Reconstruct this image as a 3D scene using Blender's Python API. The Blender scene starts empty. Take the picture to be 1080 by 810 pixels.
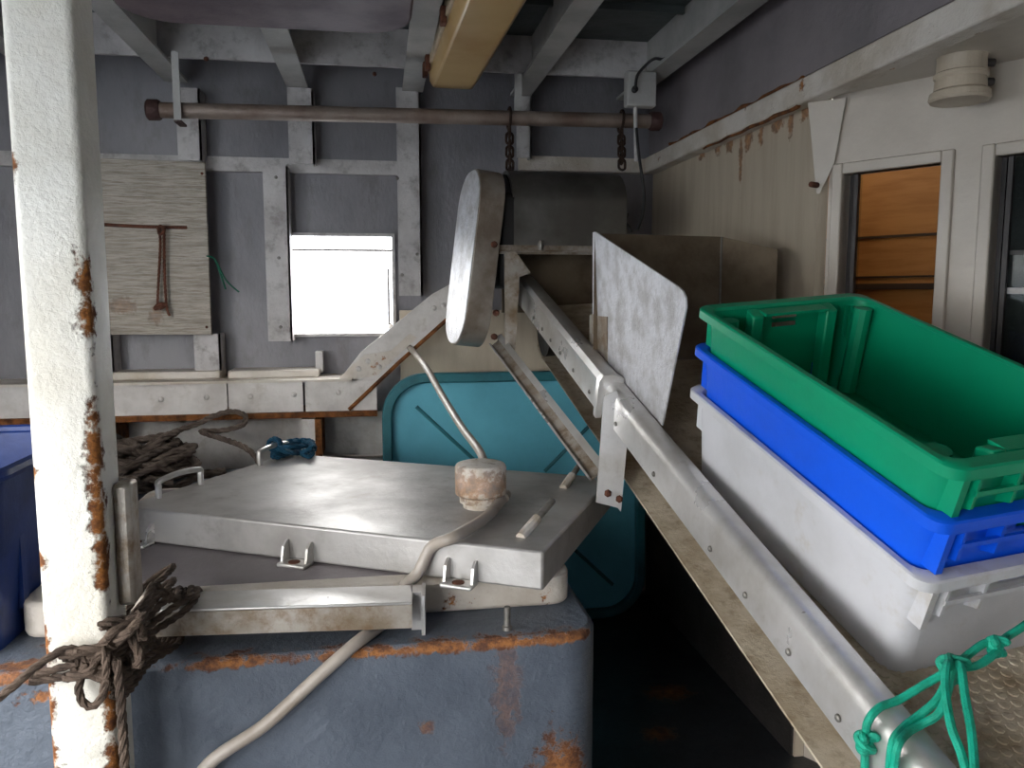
import bpy, bmesh, math, random
import numpy as np
from mathutils import Vector, Matrix
random.seed(7)
sc = bpy.context.scene
# ------------------------------------------------------------------ camera, world, exposure
EZ = 1.40                       # eye height above the deck; all coordinates below are relative to the eye
F = 840.0
TH = math.atan(95/840); PS = math.atan(140/845.4)
fw = np.array([math.sin(PS)*math.cos(TH), math.cos(PS)*math.cos(TH), -math.sin(TH)])
rt = np.array([math.cos(PS), -math.sin(PS), 0.0]); up = np.cross(rt, fw)
cd = bpy.data.cameras.new('camera'); cam = bpy.data.objects.new('camera', cd)
sc.collection.objects.link(cam); sc.camera = cam
cd.sensor_fit = 'HORIZONTAL'; cd.sensor_width = 36.0; cd.lens = F/1080*36.0; cd.clip_start = 0.02
cam.matrix_world = Matrix(((rt[0], up[0], -fw[0], 0), (rt[1], up[1], -fw[1], 0), (rt[2], up[2], -fw[2], EZ), (0, 0, 0, 1)))
wd = bpy.data.worlds.new('overcast'); sc.world = wd; wd.use_nodes = True
wn = wd.node_tree; bg = wn.nodes['Background']
tc = wn.nodes.new('ShaderNodeTexCoord'); sx = wn.nodes.new('ShaderNodeSeparateXYZ'); rp = wn.nodes.new('ShaderNodeValToRGB')
wn.links.new(tc.outputs['Generated'], sx.inputs[0]); wn.links.new(sx.outputs['Z'], rp.inputs['Fac']); wn.links.new(rp.outputs['Color'], bg.inputs['Color'])
e = rp.color_ramp.elements; e[0].position = 0.0; e[0].color = (.42, .46, .50, 1); e[1].position = 0.03; e[1].color = (.99, .99, .98, 1)   # sea, overcast sky
bg.inputs['Strength'].default_value = 11.0
vs = sc.view_settings; vs.view_transform = 'Standard'; vs.look = 'None'; vs.gamma = 1.0; vs.use_curve_mapping = False
vs.exposure = 0.0
sc.cycles.max_bounces = 10; sc.cycles.diffuse_bounces = 6
# ------------------------------------------------------------------ pixel -> point
A3 = lambda *p: np.array(p, float)
def ray(x, y):
    d = fw*F + rt*(x-540) + up*(405-y); return d/np.linalg.norm(d)
def onz(x, y, z): r = ray(x, y); return r*z/r[2]
def ony(x, y, Y): r = ray(x, y); return r*Y/r[1]
def onx(x, y, X): r = ray(x, y); return r*X/r[0]
def on(x, y, p, n): r = ray(x, y); return r*(np.dot(p, n)/np.dot(r, n))
# ------------------------------------------------------------------ materials
def lin(c): return tuple(((v/255)/12.92 if v/255 <= .04045 else ((v/255+.055)/1.055)**2.4) for v in c)
MATS = {}
def mat(name, col, rough=.5, metal=0.0, var=.18, vs_=5.0, col2=None, bump=.25, bs=45.0, rust=0.0, rs=7.0, zones=(), stretch=(1, 1, 1), spec=.5, dirt=None, dirt_amt=.0, trans=0):
    """painted / metal / plastic surface: base colour with drifting tone, fine relief, rust in noisy patches and named zones"""
    m = bpy.data.materials.new(name); m.use_nodes = True; MATS[name] = m
    nt = m.node_tree; N = nt.nodes; L = nt.links; b = N['Principled BSDF']
    def nd(t, **k):
        o = N.new(t)
        for kk, v in k.items(): setattr(o, kk, v)
        return o
    geo = nd('ShaderNodeNewGeometry'); mp = nd('ShaderNodeMapping'); mp.inputs['Scale'].default_value = stretch
    L.new(geo.outputs['Position'], mp.inputs['Vector'])
    def noise(scale, detail=5, rgh=.6, src=None):
        n = nd('ShaderNodeTexNoise'); n.inputs['Scale'].default_value = scale; n.inputs['Detail'].default_value = detail; n.inputs['Roughness'].default_value = rgh
        L.new((src or mp).outputs[0], n.inputs['Vector']); return n
    def mix(fac, a, c):
        x = nd('ShaderNodeMix', data_type='RGBA')
        for i, v in ((0, fac), (6, a), (7, c)):
            if hasattr(v, 'links') or hasattr(v, 'is_linked'): L.new(v, x.inputs[i])
            elif i == 0: x.inputs[0].default_value = v
            else: x.inputs[i].default_value = (*v, 1)
        return x.outputs[2]
    def ramp(src, lo, hi):
        r = nd('ShaderNodeMapRange', interpolation_type='SMOOTHSTEP'); r.inputs[1].default_value = lo; r.inputs[2].default_value = hi
        L.new(src, r.inputs[0]); return r.outputs[0]
    def mth(op, a, c=None):
        x = nd('ShaderNodeMath', operation=op)
        for i, v in enumerate((a, c)):
            if v is None: continue
            if hasattr(v, 'is_linked'): L.new(v, x.inputs[i])
            else: x.inputs[i].default_value = v
        return x.outputs[0]
    base = lin(col); c2 = lin(col2) if col2 else tuple(v*(1-2*var) for v in base)
    n1 = noise(vs_)
    out = mix(ramp(n1.outputs[0], .38, .68), base, c2)
    if dirt:
        n3 = noise(vs_*3.1, 8, .7); out = mix(mth('MULTIPLY', ramp(n3.outputs[0], .55-.25*dirt_amt, .72), min(1, .35+dirt_amt)), out, lin(dirt))
    rm = None
    if rust > 0 or zones:
        n2 = noise(rs, 9, .72, geo); n4 = noise(rs*5, 6, .7, geo)
        if rust > 0: rm = ramp(n2.outputs[0], .74-.3*rust, .80-.3*rust)
        for (c, r, st) in zones:
            v = nd('ShaderNodeVectorMath', operation='SUBTRACT'); L.new(geo.outputs['Position'], v.inputs[0]); v.inputs[1].default_value = (c[0], c[1], c[2]+EZ)
            d = nd('ShaderNodeVectorMath', operation='DIVIDE'); L.new(v.outputs[0], d.inputs[0]); d.inputs[1].default_value = r
            l = nd('ShaderNodeVectorMath', operation='LENGTH'); L.new(d.outputs[0], l.inputs[0])
            q = mth('ADD', l.outputs['Value'], mth('MULTIPLY', mth('SUBTRACT', n4.outputs[0], .5), 3.2))
            z = mth('MULTIPLY', ramp(q, 1.0, .55), st)
            rm = z if rm is None else mth('MAXIMUM', rm, z)
        rcol = mix(ramp(n4.outputs[0], .35, .65), lin((88, 48, 22)), lin((176, 112, 48)))
        out = mix(rm, out, rcol)
    L.new(out, b.inputs['Base Color'])
    b.inputs['Metallic'].default_value = metal; b.inputs['Specular IOR Level'].default_value = spec
    rr = ramp(n1.outputs[0], .2, .8); x = nd('ShaderNodeMapRange'); L.new(rr, x.inputs[0]); x.inputs[3].default_value = rough-.06; x.inputs[4].default_value = min(1, rough+.10)
    rough_out = x.outputs[0]
    if rm is not None:
        rough_out = mth('MAXIMUM', rough_out, mth('MULTIPLY', rm, .9))
        if metal > 0:
            mo = mth('MULTIPLY', mth('SUBTRACT', 1.0, rm), metal); L.new(mo, b.inputs['Metallic'])
    L.new(rough_out, b.inputs['Roughness'])
    if bump > 0:
        nb = noise(bs, 6, .65); bp = nd('ShaderNodeBump'); bp.inputs['Strength'].default_value = bump; bp.inputs['Distance'].default_value = .012
        h = nb.outputs[0]
        if rm is not None: h = mth('ADD', h, mth('MULTIPLY', rm, -.5))
        L.new(h, bp.inputs['Height']); L.new(bp.outputs[0], b.inputs['Normal'])
    return m
def glass(name, tint=(.85, .9, .9)):
    m = bpy.data.materials.new(name); m.use_nodes = True; nt = m.node_tree; N = nt.nodes
    t = N.new('ShaderNodeBsdfTransparent'); g = N.new('ShaderNodeBsdfGlossy'); x = N.new('ShaderNodeMixShader')
    t.inputs[0].default_value = (*tint, 1); g.inputs['Roughness'].default_value = .03; x.inputs[0].default_value = .008
    nt.links.new(t.outputs[0], x.inputs[1]); nt.links.new(g.outputs[0], x.inputs[2]); nt.links.new(x.outputs[0], N['Material Output'].inputs[0]); return m
# ------------------------------------------------------------------ mesh helpers (all in eye coordinates)
def BM(): return bmesh.new()
def hexa(bm, c):
    v = [bm.verts.new(tuple(p)) for p in c]
    for f in ((0, 3, 2, 1), (4, 5, 6, 7), (0, 1, 5, 4), (1, 2, 6, 5), (2, 3, 7, 6), (3, 0, 4, 7)): bm.faces.new([v[i] for i in f])
def box(bm, x0, x1, y0, y1, z0, z1):
    hexa(bm, [(x0, y0, z0), (x1, y0, z0), (x1, y1, z0), (x0, y1, z0), (x0, y0, z1), (x1, y0, z1), (x1, y1, z1), (x0, y1, z1)]); return bm
def obox(bm, o, ax, ay, az, a, b, c):
    """box in a frame: origin o, axes, ranges a b c along them"""
    P = lambda i, j, k: o+ax*a[i]+ay*b[j]+az*c[k]
    hexa(bm, [P(0, 0, 0), P(1, 0, 0), P(1, 1, 0), P(0, 1, 0), P(0, 0, 1), P(1, 0, 1), P(1, 1, 1), P(0, 1, 1)]); return bm
def prism(bm, pts, off):
    """polygon (list of 3D points) extruded by the vector off"""
    n = len(pts); a = [bm.verts.new(tuple(p)) for p in pts]; b = [bm.verts.new(tuple(p+off)) for p in pts]
    bm.faces.new(a[::-1]); bm.faces.new(b)
    for i in range(n): bm.faces.new((a[i], a[(i+1) % n], b[(i+1) % n], b[i]))
    return bm
def crom(pts, k=8, closed=False):
    P = [np.array(p, float) for p in pts]; n = len(P); out = []
    g = (lambda i: P[i % n]) if closed else (lambda i: P[max(0, min(n-1, i))])
    for i in range(n if closed else n-1):
        a, b, c, d = g(i-1), g(i), g(i+1), g(i+2)
        for j in range(k):
            t = j/k; out.append(.5*((2*b)+(c-a)*t+(2*a-5*b+4*c-d)*t*t+(3*b-a-3*c+d)*t**3))
    if not closed: out.append(P[-1])
    return out
def frames(P, closed):
    n = len(P); T = []
    for i in range(n):
        t = (P[(i+1) % n]-P[i-1]) if closed else (P[min(n-1, i+1)]-P[max(0, i-1)])
        T.append(t/max(1e-9, np.linalg.norm(t)))
    u = np.cross(T[0], (0, 0, 1.0)); u = u if np.linalg.norm(u) > 1e-3 else np.array((1.0, 0, 0)); u /= np.linalg.norm(u); R = []
    for t in T:
        u = u-t*np.dot(u, t); u /= np.linalg.norm(u); R.append((t, u, np.cross(t, u)))
    return R
def tube(bm, pts, r, seg=8, k=6, closed=False):
    P = crom(pts, k, closed) if k > 1 else [np.array(p, float) for p in pts]; R = frames(P, closed); rings = []
    for i, (p, (t, u, v)) in enumerate(zip(P, R)):
        rr = r(i/(len(P)-1)) if callable(r) else r
        rings.append([bm.verts.new(tuple(p+rr*(math.cos(a)*u+math.sin(a)*v))) for a in (2*math.pi*j/seg for j in range(seg))])
    m = len(rings)
    for i in range(m if closed else m-1):
        a, b = rings[i], rings[(i+1) % m]
        for j in range(seg): bm.faces.new((a[j], a[(j+1) % seg], b[(j+1) % seg], b[j]))
    if not closed: bm.faces.new(rings[0][::-1]); bm.faces.new(rings[-1])
    return bm
def rope(bm, pts, r, pitch=None, k=10, closed=False):
    """three-strand laid rope"""
    P = crom(pts, k, closed); R = frames(P, closed); pitch = pitch or r*9
    L = [0]
    for i in range(1, len(P)): L.append(L[-1]+np.linalg.norm(P[i]-P[i-1]))
    # resample finely enough for the lay
    m = max(8, int(L[-1]/(pitch/7))); S = np.linspace(0, L[-1], m); Pa = np.array(P); Q = [np.array([np.interp(s, L, Pa[:, c]) for c in range(3)]) for s in S]
    R = frames(Q, False)
    for q in range(3):
        pts3 = [Q[i]+.5*r*(math.cos(a)*R[i][1]+math.sin(a)*R[i][2]) for i in range(m) for a in (2*math.pi*(S[i]/pitch+q/3),)]
        tube(bm, pts3, r*.56, 6, 1)
    return bm
def lathe(bm, prof, o, axis=(0, 0, 1), seg=28):
    ax = np.array(axis, float); ax /= np.linalg.norm(ax); u = np.cross(ax, (0, 1.0, 0.02)); u /= np.linalg.norm(u); v = np.cross(ax, u); rings = []
    for r, h in prof:
        rings.append([bm.verts.new(tuple(o+ax*h+r*(math.cos(a)*u+math.sin(a)*v))) for a in (2*math.pi*j/seg for j in range(seg))])
    for a, b in zip(rings, rings[1:]):
        for j in range(seg): bm.faces.new((a[j], a[(j+1) % seg], b[(j+1) % seg], b[j]))
    bm.faces.new(rings[0][::-1]); bm.faces.new(rings[-1]); return bm
def cyl(bm, p, q, r, seg=16): return tube(bm, [p, q], r, seg, 1)
def rrect(w, h, r, k=6):
    """rounded rectangle outline, centred, counter-clockwise"""
    out = []
    for cx, cy, a0 in ((w/2-r, h/2-r, 0), (-w/2+r, h/2-r, 90), (-w/2+r, -h/2+r, 180), (w/2-r, -h/2+r, 270)):
        for i in range(k+1): a = math.radians(a0+90*i/k); out.append((cx+r*math.cos(a), cy+r*math.sin(a)))
    return out
WL = {}
def O(name, bm, m, parent=None, label=None, cat=None, group=None, kind=None, bev=0.0, ang=35):
    bmesh.ops.recalc_face_normals(bm, faces=bm.faces)
    me = bpy.data.meshes.new(name); co = np.array([v.co[:] for v in bm.verts]); lo, hi = co.min(0), co.max(0)
    c = np.array([(lo[0]+hi[0])/2, (lo[1]+hi[1])/2, lo[2] if parent is None else (lo[2]+hi[2])/2])
    for v in bm.verts: v.co = v.co-Vector(c)
    bm.to_mesh(me); bm.free(); me.materials.append(m)
    me.polygons.foreach_set('use_smooth', [True]*len(me.polygons)); me.set_sharp_from_angle(angle=math.radians(ang))
    o = bpy.data.objects.new(name, me); sc.collection.objects.link(o)
    w = c+np.array((0, 0, EZ)); WL[o.name] = w
    if parent is not None: o.parent = parent; o.location = w-WL[parent.name]
    else: o.location = w
    if bev:
        b = o.modifiers.new('edge', 'BEVEL'); b.width = bev; b.segments = 2; b.limit_method = 'ANGLE'; b.angle_limit = math.radians(40); b.harden_normals = False
    return tag(o, label, cat, group, kind)
def tag(o, label=None, cat=None, group=None, kind=None):
    for k, v in (('label', label), ('category', cat), ('group', group), ('kind', kind)):
        if v: o[k] = v
    return o
def T(name, loc, label, cat, group=None):
    o = bpy.data.objects.new(name, None); sc.collection.objects.link(o); w = np.array(loc, float)+(0, 0, EZ); o.location = w; WL[o.name] = w; o.empty_display_size = .05
    return tag(o, label, cat, group)
def rep(src, at, parent):
    """a copy of a small piece at another place"""
    o = src.copy(); sc.collection.objects.link(o); w = np.array(at, float)+(0, 0, EZ); WL[o.name] = w
    o.parent = parent; o.location = w-WL[parent.name]; return o
def pxbox(x0, y0, x1, y1, Y, th, dz=0):
    p = ony(x0, y1, Y); q = ony(x1, y0, Y); return box(BM(), p[0], q[0], Y, Y+th, p[2], q[2])
# ------------------------------------------------------------------ palette
m_wall = mat('grey_bulkhead_paint', (134, 131, 135), .42, var=.12, col2=(118, 116, 121), bump=.25, rust=.03, vs_=2.2, dirt=(104, 98, 98), dirt_amt=.22, stretch=(1.5, 1.5, .7))
m_rib = mat('pale_frame_paint', (196, 192, 190), .5, col2=(172, 167, 165), bump=.3, rust=.14, rs=9, dirt=(120, 112, 106), dirt_amt=.3)
m_white = mat('white_marine_paint', (218, 213, 208), .4, col2=(190, 184, 178), bump=.3, rust=.28, rs=9, dirt=(168, 156, 140), dirt_amt=.15)
m_rustwhite = mat('rusting_white_paint', (214, 206, 196), .5, col2=(188, 176, 160), bump=.4, rust=.42, rs=11)
m_rust = mat('heavy_rust', (140, 86, 40), .9, col2=(78, 44, 24), vs_=22, bump=.8, bs=70)
m_ceil = mat('dark_deckhead_panel', (78, 84, 84), .45, col2=(62, 68, 66), bump=.3, bs=20, rust=.03)
m_beam = mat('deckhead_beam_paint', (176, 174, 170), .5, col2=(156, 154, 150), bump=.25, rust=.05)
m_cream = mat('cream_cabin_paint', (190, 177, 157), .4, col2=(180, 166, 146), bump=.2, rust=.0, stretch=(6, 6, .6), vs_=3,
              zones=[((1.2, y, z), (.2, w_, h_), .75) for y, z, w_, h_ in ((2.2, .52, .03, .03), (2.28, .51, .02, .05), (2.36, .52, .04, .03), (2.47, .51, .018, .06), (2.56, .51, .03, .05), (2.61, .45, .016, .10), (2.7, .52, .04, .03), (2.8, .52, .03, .02), (2.95, .525, .04, .02))])
m_cabin = mat('white_cabin_paint', (194, 184, 171), .35, col2=(186, 176, 163), bump=.12)
m_mauve = mat('mauve_grey_plate', (138, 130, 132), .45, col2=(118, 112, 114), bump=.2, vs_=2.5)
m_floor = mat('wet_dark_deck', (44, 46, 50), .35, col2=(30, 31, 34), bump=.3, bs=25, zones=[((.98, 2.55, -1.4), (.10, .07, .05), .6), ((.86, 2.3, -1.4), (.07, .05, .05), .5)])
m_tank = mat('blue_grey_tank_paint', (96, 104, 116), .45, col2=(82, 90, 102), bump=.55, bs=30,
             zones=[((x, 1.585, -.73), (r, .05, .014), .9) for x, r in ((-1.0, .2), (-.75, .15), (-.3, .12), (-.05, .16), (.12, .14), (.25, .13), (.38, .12))]
             + [((.25, 1.58, -.83), (.035, .06, .14), .32), ((.37, 1.58, -1.05), (.07, .06, .12), .9), ((-.66, 1.56, -.77), (.04, .05, .02), .9), ((-.05, 1.56, -1.1), (.02, .06, .05), .8), ((.08, 1.56, -.9), (.018, .05, .02), .6), ((-.62, 1.7, -.72), (.08, .05, .03), .8), ((-.7, 1.62, -.72), (.08, .03, .03), .8)])
m_post = mat('flaking_white_post_paint', (240, 236, 226), .5, col2=(226, 220, 206), bump=.7, bs=22,
             zones=[((-.474, 1.42, z), (.022, .028, h), 1) for z, h in ((.03, .05), (-.04, .05), (-.26, .10), (-.38, .12), (-.47, .06), (-.7, .1), (-.86, .12))]
             + [((-.585, 1.42, z), (.02, .05, h), 1) for z, h in ((.21, .03), (-.45, .03), (-.6, .06), (-.7, .12), (-.82, .1), (-.3, .015))] + [((-.44, 1.5, -.3), (.03, .05, .1), .5)])
m_alu = mat('dull_aluminium', (214, 212, 210), .30, .6, col2=(188, 184, 178), bump=.10, bs=60, vs_=5, dirt=(160, 150, 134), dirt_amt=.0)
m_lid = mat('brushed_hatch_aluminium', (192, 189, 186), .40, .45, col2=(152, 148, 144), bump=.12, bs=40, vs_=3, dirt=(134, 126, 118), dirt_amt=.16)
m_stain = mat('stained_aluminium', (170, 162, 152), .45, .6, col2=(130, 116, 98), bump=.2, bs=50, vs_=8, dirt=(112, 86, 56), dirt_amt=.5)
m_steel = mat('grey_stainless_sheet', (142, 140, 136), .35, .85, col2=(108, 104, 98), bump=.06, vs_=3)
m_galv = mat('scuffed_bright_sheet', (206, 206, 210), .42, .3, col2=(176, 174, 174), bump=.4, bs=55, vs_=14, dirt=(150, 146, 140), dirt_amt=.2)
m_dark = mat('black_grease', (24, 20, 18), .6, col2=(14, 12, 12), bump=.2)
m_brown = mat('brown_stained_steel', (110, 96, 78), .5, .4, col2=(82, 68, 52), bump=.2, vs_=6)
m_belt = mat('beige_conveyor_belt', (196, 184, 164), .6, col2=(168, 152, 128), bump=.3, bs=60, vs_=9, dirt=(128, 108, 82), dirt_amt=.35)
m_pipe = mat('worn_pipe_steel', (142, 128, 118), .5, .35, col2=(112, 92, 80), bump=.3, rust=.22, rs=16)
m_pipecap = mat('dark_red_pipe_cap', (70, 44, 40), .7, bump=.4)
m_green = mat('green_crate_plastic', (0, 146, 104), .38, var=.04, bump=.08, vs_=3, spec=.4)
m_blue = mat('blue_crate_plastic', (10, 88, 226), .36, var=.05, bump=.08, vs_=3, spec=.4)
m_greyc = mat('grey_crate_plastic', (198, 198, 202), .45, col2=(184, 184, 186), bump=.1, vs_=3, dirt=(160, 148, 124), dirt_amt=.12)
m_teal = mat('teal_tub_plastic', (104, 184, 204), .45, col2=(94, 170, 190), bump=.15, vs_=3, spec=.35, zones=[((.58, 3.2, -.42), (.02, .06, .03), .5)])
m_tealdk = mat('dark_teal_rim_plastic', (46, 116, 126), .5, bump=.15)
m_bin = mat('navy_bin_plastic', (18, 52, 120), .45, bump=.1)
m_wood = mat('weathered_plywood', (196, 188, 176), .8, col2=(164, 154, 140), bump=.6, bs=26, vs_=8, stretch=(.8, 1, 12), dirt=(120, 108, 92), dirt_amt=.4, zones=[((-1.0, 3.38, -.05), (.06, .05, .04), .35), ((-.88, 3.38, -.08), (.03, .05, .05), .35)])
m_rustrod = mat('rusty_rod', (104, 62, 44), .9, col2=(70, 40, 28), vs_=30, bump=.6)
m_rope = mat('weathered_brown_rope', (112, 98, 88), .9, col2=(82, 70, 62), vs_=20, bump=.5, bs=150)
m_lash = mat('dark_tarred_rope', (98, 82, 70), .9, col2=(62, 50, 42), vs_=25, bump=.5, bs=200)
m_brope = mat('faded_blue_rope', (20, 84, 112), .85, col2=(14, 58, 82), vs_=30, bump=.4)
m_trope = mat('turquoise_twine', (0, 168, 138), .55, col2=(0, 140, 112), vs_=40, bump=.35, bs=260)
m_hose = mat('greyish_plastic_hose', (172, 162, 152), .35, col2=(148, 136, 124), bump=.1, vs_=7)
m_cap = mat('stained_white_cap_plastic', (206, 200, 192), .5, col2=(176, 160, 138), vs_=16, bump=.3, zones=[((.24, 2.0, -.485), (.16, .16, .05), .6)])
m_lamp = mat('yellowed_lamp_diffuser', (196, 164, 112), .35, col2=(176, 138, 84), vs_=2, bump=.03)
m_lampbody = mat('yellowed_lamp_housing', (188, 168, 140), .45, bump=.05)
m_black = mat('black_rubber_cable', (22, 20, 20), .5, bump=.1)
m_chain = mat('rusty_chain', (70, 52, 42), .7, .5, col2=(44, 30, 24), vs_=40, bump=.4)
m_bolt = mat('bolt_metal', (150, 146, 140), .45, .8, bump=.2, vs_=40)
m_panel = mat('mauve_overhead_board', (108, 92, 96), .6, col2=(88, 74, 80), bump=.15)
m_wdark = mat('dark_window_frame', (58, 52, 50), .5, bump=.1)
m_wint = mat('varnished_cabin_wood', (176, 122, 62), .5, col2=(158, 104, 48), vs_=4, stretch=(1, 1, 8), bump=.05)
m_wedge = mat('dark_wood_trim', (60, 40, 26), .5, bump=.1)
m_shade = mat('painted_shade', (52, 48, 46), .6, bump=.3)  # near-black that puts shade into the colour
m_inner = mat('shade_grey_plate', (140, 132, 134), .5, col2=(124, 117, 119), bump=.2, vs_=3)
m_guard = mat('stained_guard_sheet', (150, 142, 132), .45, .4, col2=(120, 106, 92), bump=.2, vs_=7, rust=.12, rs=12)
m_glass = glass('clear_glass')
m_twine = mat('green_twine', (20, 110, 84), .7, bump=.2)
# ================================================================== STRUCTURE
WY = 3.50                                                     # inner face of the back bulkhead
CZ = .98                                                      # deckhead plate
#----------
floor = O('floor', box(BM(), -2.4, 2.6, -1.6, 3.7, -1.45, -1.40), m_floor, kind='structure')
ceiling = O('ceiling', prism(BM(), [A3(-2.4, 1.42, CZ), A3(-1.45, 1.42, CZ), A3(-1.45, -1.2, CZ), A3(3.2, -1.2, CZ), A3(3.2, 3.7, CZ), A3(-2.4, 3.7, CZ)], A3(0, 0, .05)), m_ceil, kind='structure')
for x in (-1.69, -1.23, -.77, -.31, .15, .60, 1.06):           # T-section deck beams running fore and aft
    y0 = 1.45 if x < -1.4 else -1.15; b = BM(); box(b, x-.042, x+.042, y0, 3.41, .825, .837); box(b, x-.006, x+.006, y0, 3.41, .837, CZ)
    O('beam', b, m_beam, ceiling)
for x0, x1 in ((-2.3, -1.696), (-1.684, -1.236), (-1.224, -.776), (-.764, -.316), (-.304, .144), (.156, .594), (.606, 1.054)):
    O('cross_stringer', box(BM(), x0, x1, 3.12, 3.135, .842, CZ), m_rib, ceiling)
    O('deckhead_seam', box(BM(), x0+.004, x1-.004, 2.72, 2.735, .955, CZ), m_ceil, ceiling)
for x, y in ((218, 62), (395, 78)):
    p = ony(x, y, 3.11); O('bolt', lathe(BM(), [(.008, 0), (.008, .02), (.004, .03)], p, (0, -1, -.3), 8), m_rustrod, ceiling)
# back bulkhead with the window opening
p0, p1 = ony(302, 352, WY), ony(413, 250, WY); HX0, HX1, HZ0, HZ1 = p0[0], p1[0], p0[2], p1[2]
b = BM()
xs = [-2.4, HX0, HX1, 1.36]; zs = [-1.4, HZ0, HZ1, CZ]
for i in range(3):
    for j in range(3):
        if (i, j) != (1, 1): box(b, xs[i], xs[i+1], WY, WY+.02, zs[j], zs[j+1])
wall_back = O('wall_back', b, m_wall, kind='structure')
RY = 3.40
def rib(x0, y0, x1, y1, m=None, name='frame_rib', Y=RY, th=.008):
    """angle-bar frame: a face plate standing off the bulkhead on a web"""
    p = ony(x0, y1, Y); q = ony(x1, y0, Y); b = BM(); box(b, p[0], q[0], Y, Y+th, p[2], q[2]); box(b, q[0]-.008, q[0], Y, WY, p[2], q[2])
    return O(name, b, m or m_rib, wall_back)
rib(188, 93, 210, 169); rib(305, 93, 330, 172); rib(421, 93, 443, 312); rib(545, 94, 561, 166)
rib(283, 175, 303, 360); rib(206, 352, 232, 398); rib(100, 352, 118, 398); rib(-70, 93, -45, 400)
for x, y in ((291, 187), (294, 272), (296, 345), (419, 188), (424, 290), (440, 268)):
    p = ony(x, y, RY); O('rivet', lathe(BM(), [(.007, 0), (.006, .004), (.003, .006)], p, (0, -1, 0), 8), m_bolt, wall_back)
O('ledge', pxbox(-90, 170, 421, 172.5, 3.475, .025), m_rib, wall_back)
# main stringer: top flange, web in three lengths, rusty lower lip
b = BM(); p = ony(86, 408, 3.30); q = ony(372, 401, 3.30); box(b, -1.755, q[0], 3.27, WY, p[2]+.006, p[2]+.016); O('stringer_flange', b, m_rustwhite, wall_back); FZ = p[2]+.006
SZ = ony(200, 437, 3.30)[2]
for a, c in ((-100, 85), (86, 240), (241, 320), (322, 398)):
    p, q = ony(a, 420, 3.30), ony(c, 420, 3.30); O('stringer_web', box(BM(), p[0], q[0]-.002, 3.30, 3.31, SZ, FZ), m_white, wall_back)
p, q = ony(86, 440, 3.28), ony(398, 440, 3.28)
O('rusty_lip', box(BM(), -1.755, q[0], 3.275, WY, SZ-.022, SZ), m_rust, wall_back, label='flaking rusty lower lip of the stringer')
for x, y in ((170, 421), (218, 419), (264, 418), (310, 416), (357, 414)):
    p = ony(x, y, 3.30); O('bolt', lathe(BM(), [(.011, 0), (.011, .006), (.005, .010)], p, (0, -1, 0), 8), m_white, wall_back)
O('stiffener', pxbox(319, 442, 333, 482, 3.29, .20), m_white, wall_back)
O('stiffener', pxbox(333, 442, 339, 482, 3.285, .21), m_rust, wall_back)
O('stiffener', pxbox(112, 446, 120, 482, 3.29, .20), m_rust, wall_back)
O('lower_plate', box(BM(), -1.9, 1.2, 3.47, 3.498, -1.39, SZ-.03), m_white, wall_back, label='white painted lower bulkhead plate')
p = ony(437, 340, 3.40); q = ony(523, 392, 3.40)
O('lower_plate', box(BM(), p[0]-.06, 1.2, 3.44, 3.47, SZ-.03, p[2]+.05), m_cream, wall_back, label='cream plate beside the diagonal brace')
for a, c, y in ((112, 232, 397), (240, 336, 393)):               # caulked steps on the flange
    p, q = ony(a, y, 3.36), ony(c, y, 3.36); O('doubler', box(BM(), p[0], q[0], 3.36, WY, FZ+.01, FZ+.042), m_rustwhite, wall_back, bev=.006)
# diagonal brace with doubler plate and bolts
dg = [ony(*t, 3.31) for t in ((350, 431), (372, 431), (478, 330), (478, 298), (456, 310), (380, 372), (352, 408))]
b = BM(); prism(b, dg, A3(0, .012, 0)); O('diagonal_brace', b, m_white, wall_back)
b = BM(); tube(b, [ony(*t, 3.300) for t in ((368, 432), (420, 383), (478, 331))], .009, 6, 1); O('rusty_lip', b, m_rust, wall_back)
b = BM(); prism(b, [ony(*t, 3.302) for t in ((352, 404), (384, 374), (412, 370), (432, 352), (440, 356), (398, 396))], A3(0, .01, 0)); O('doubler', b, m_rustwhite, wall_back)
for x, y in ((378, 389), (388, 381), (400, 387), (458, 325), (468, 322)):
    p = ony(x, y, 3.300); O('bolt', lathe(BM(), [(.011, 0), (.010, .006), (.005, .009)], p, (0, -1, 0), 8), m_white, wall_back)
O('stub_angle', pxbox(333, 371, 340, 393, 3.42, .08), m_rib, wall_back)
# upper band carried round the corner
p, q = ony(548, 178, 3.46), ony(705, 164, 3.46)
O('corner_band', box(BM(), p[0], 1.20, 3.46, WY, .532, .592), m_rustwhite, wall_back)
# back window
window_1 = O('window_1', (lambda b: [box(b, HX0-.012, HX0, 3.47, 3.53, HZ0-.012, HZ1+.012), box(b, HX1, HX1+.012, 3.47, 3.53, HZ0-.012, HZ1+.012), box(b, HX0, HX1, 3.47, 3.53, HZ0-.012, HZ0), box(b, HX0, HX1, 3.47, 3.53, HZ1, HZ1+.012)] and b)(BM()), m_rib, kind='structure')
p = ony(302, 263, 3.51); O('sash_bar', box(BM(), HX0, HX1, 3.505, 3.52, p[2]-.006, p[2]+.004), m_rib, window_1)
for x in (304.5, 410.5):
    p, q = ony(x, 346, 3.505), ony(x, 283, 3.505); O('sash_guide', box(BM(), p[0]-.005, p[0]+.005, 3.50, 3.52, p[2], q[2]), m_rib, window_1)
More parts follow.
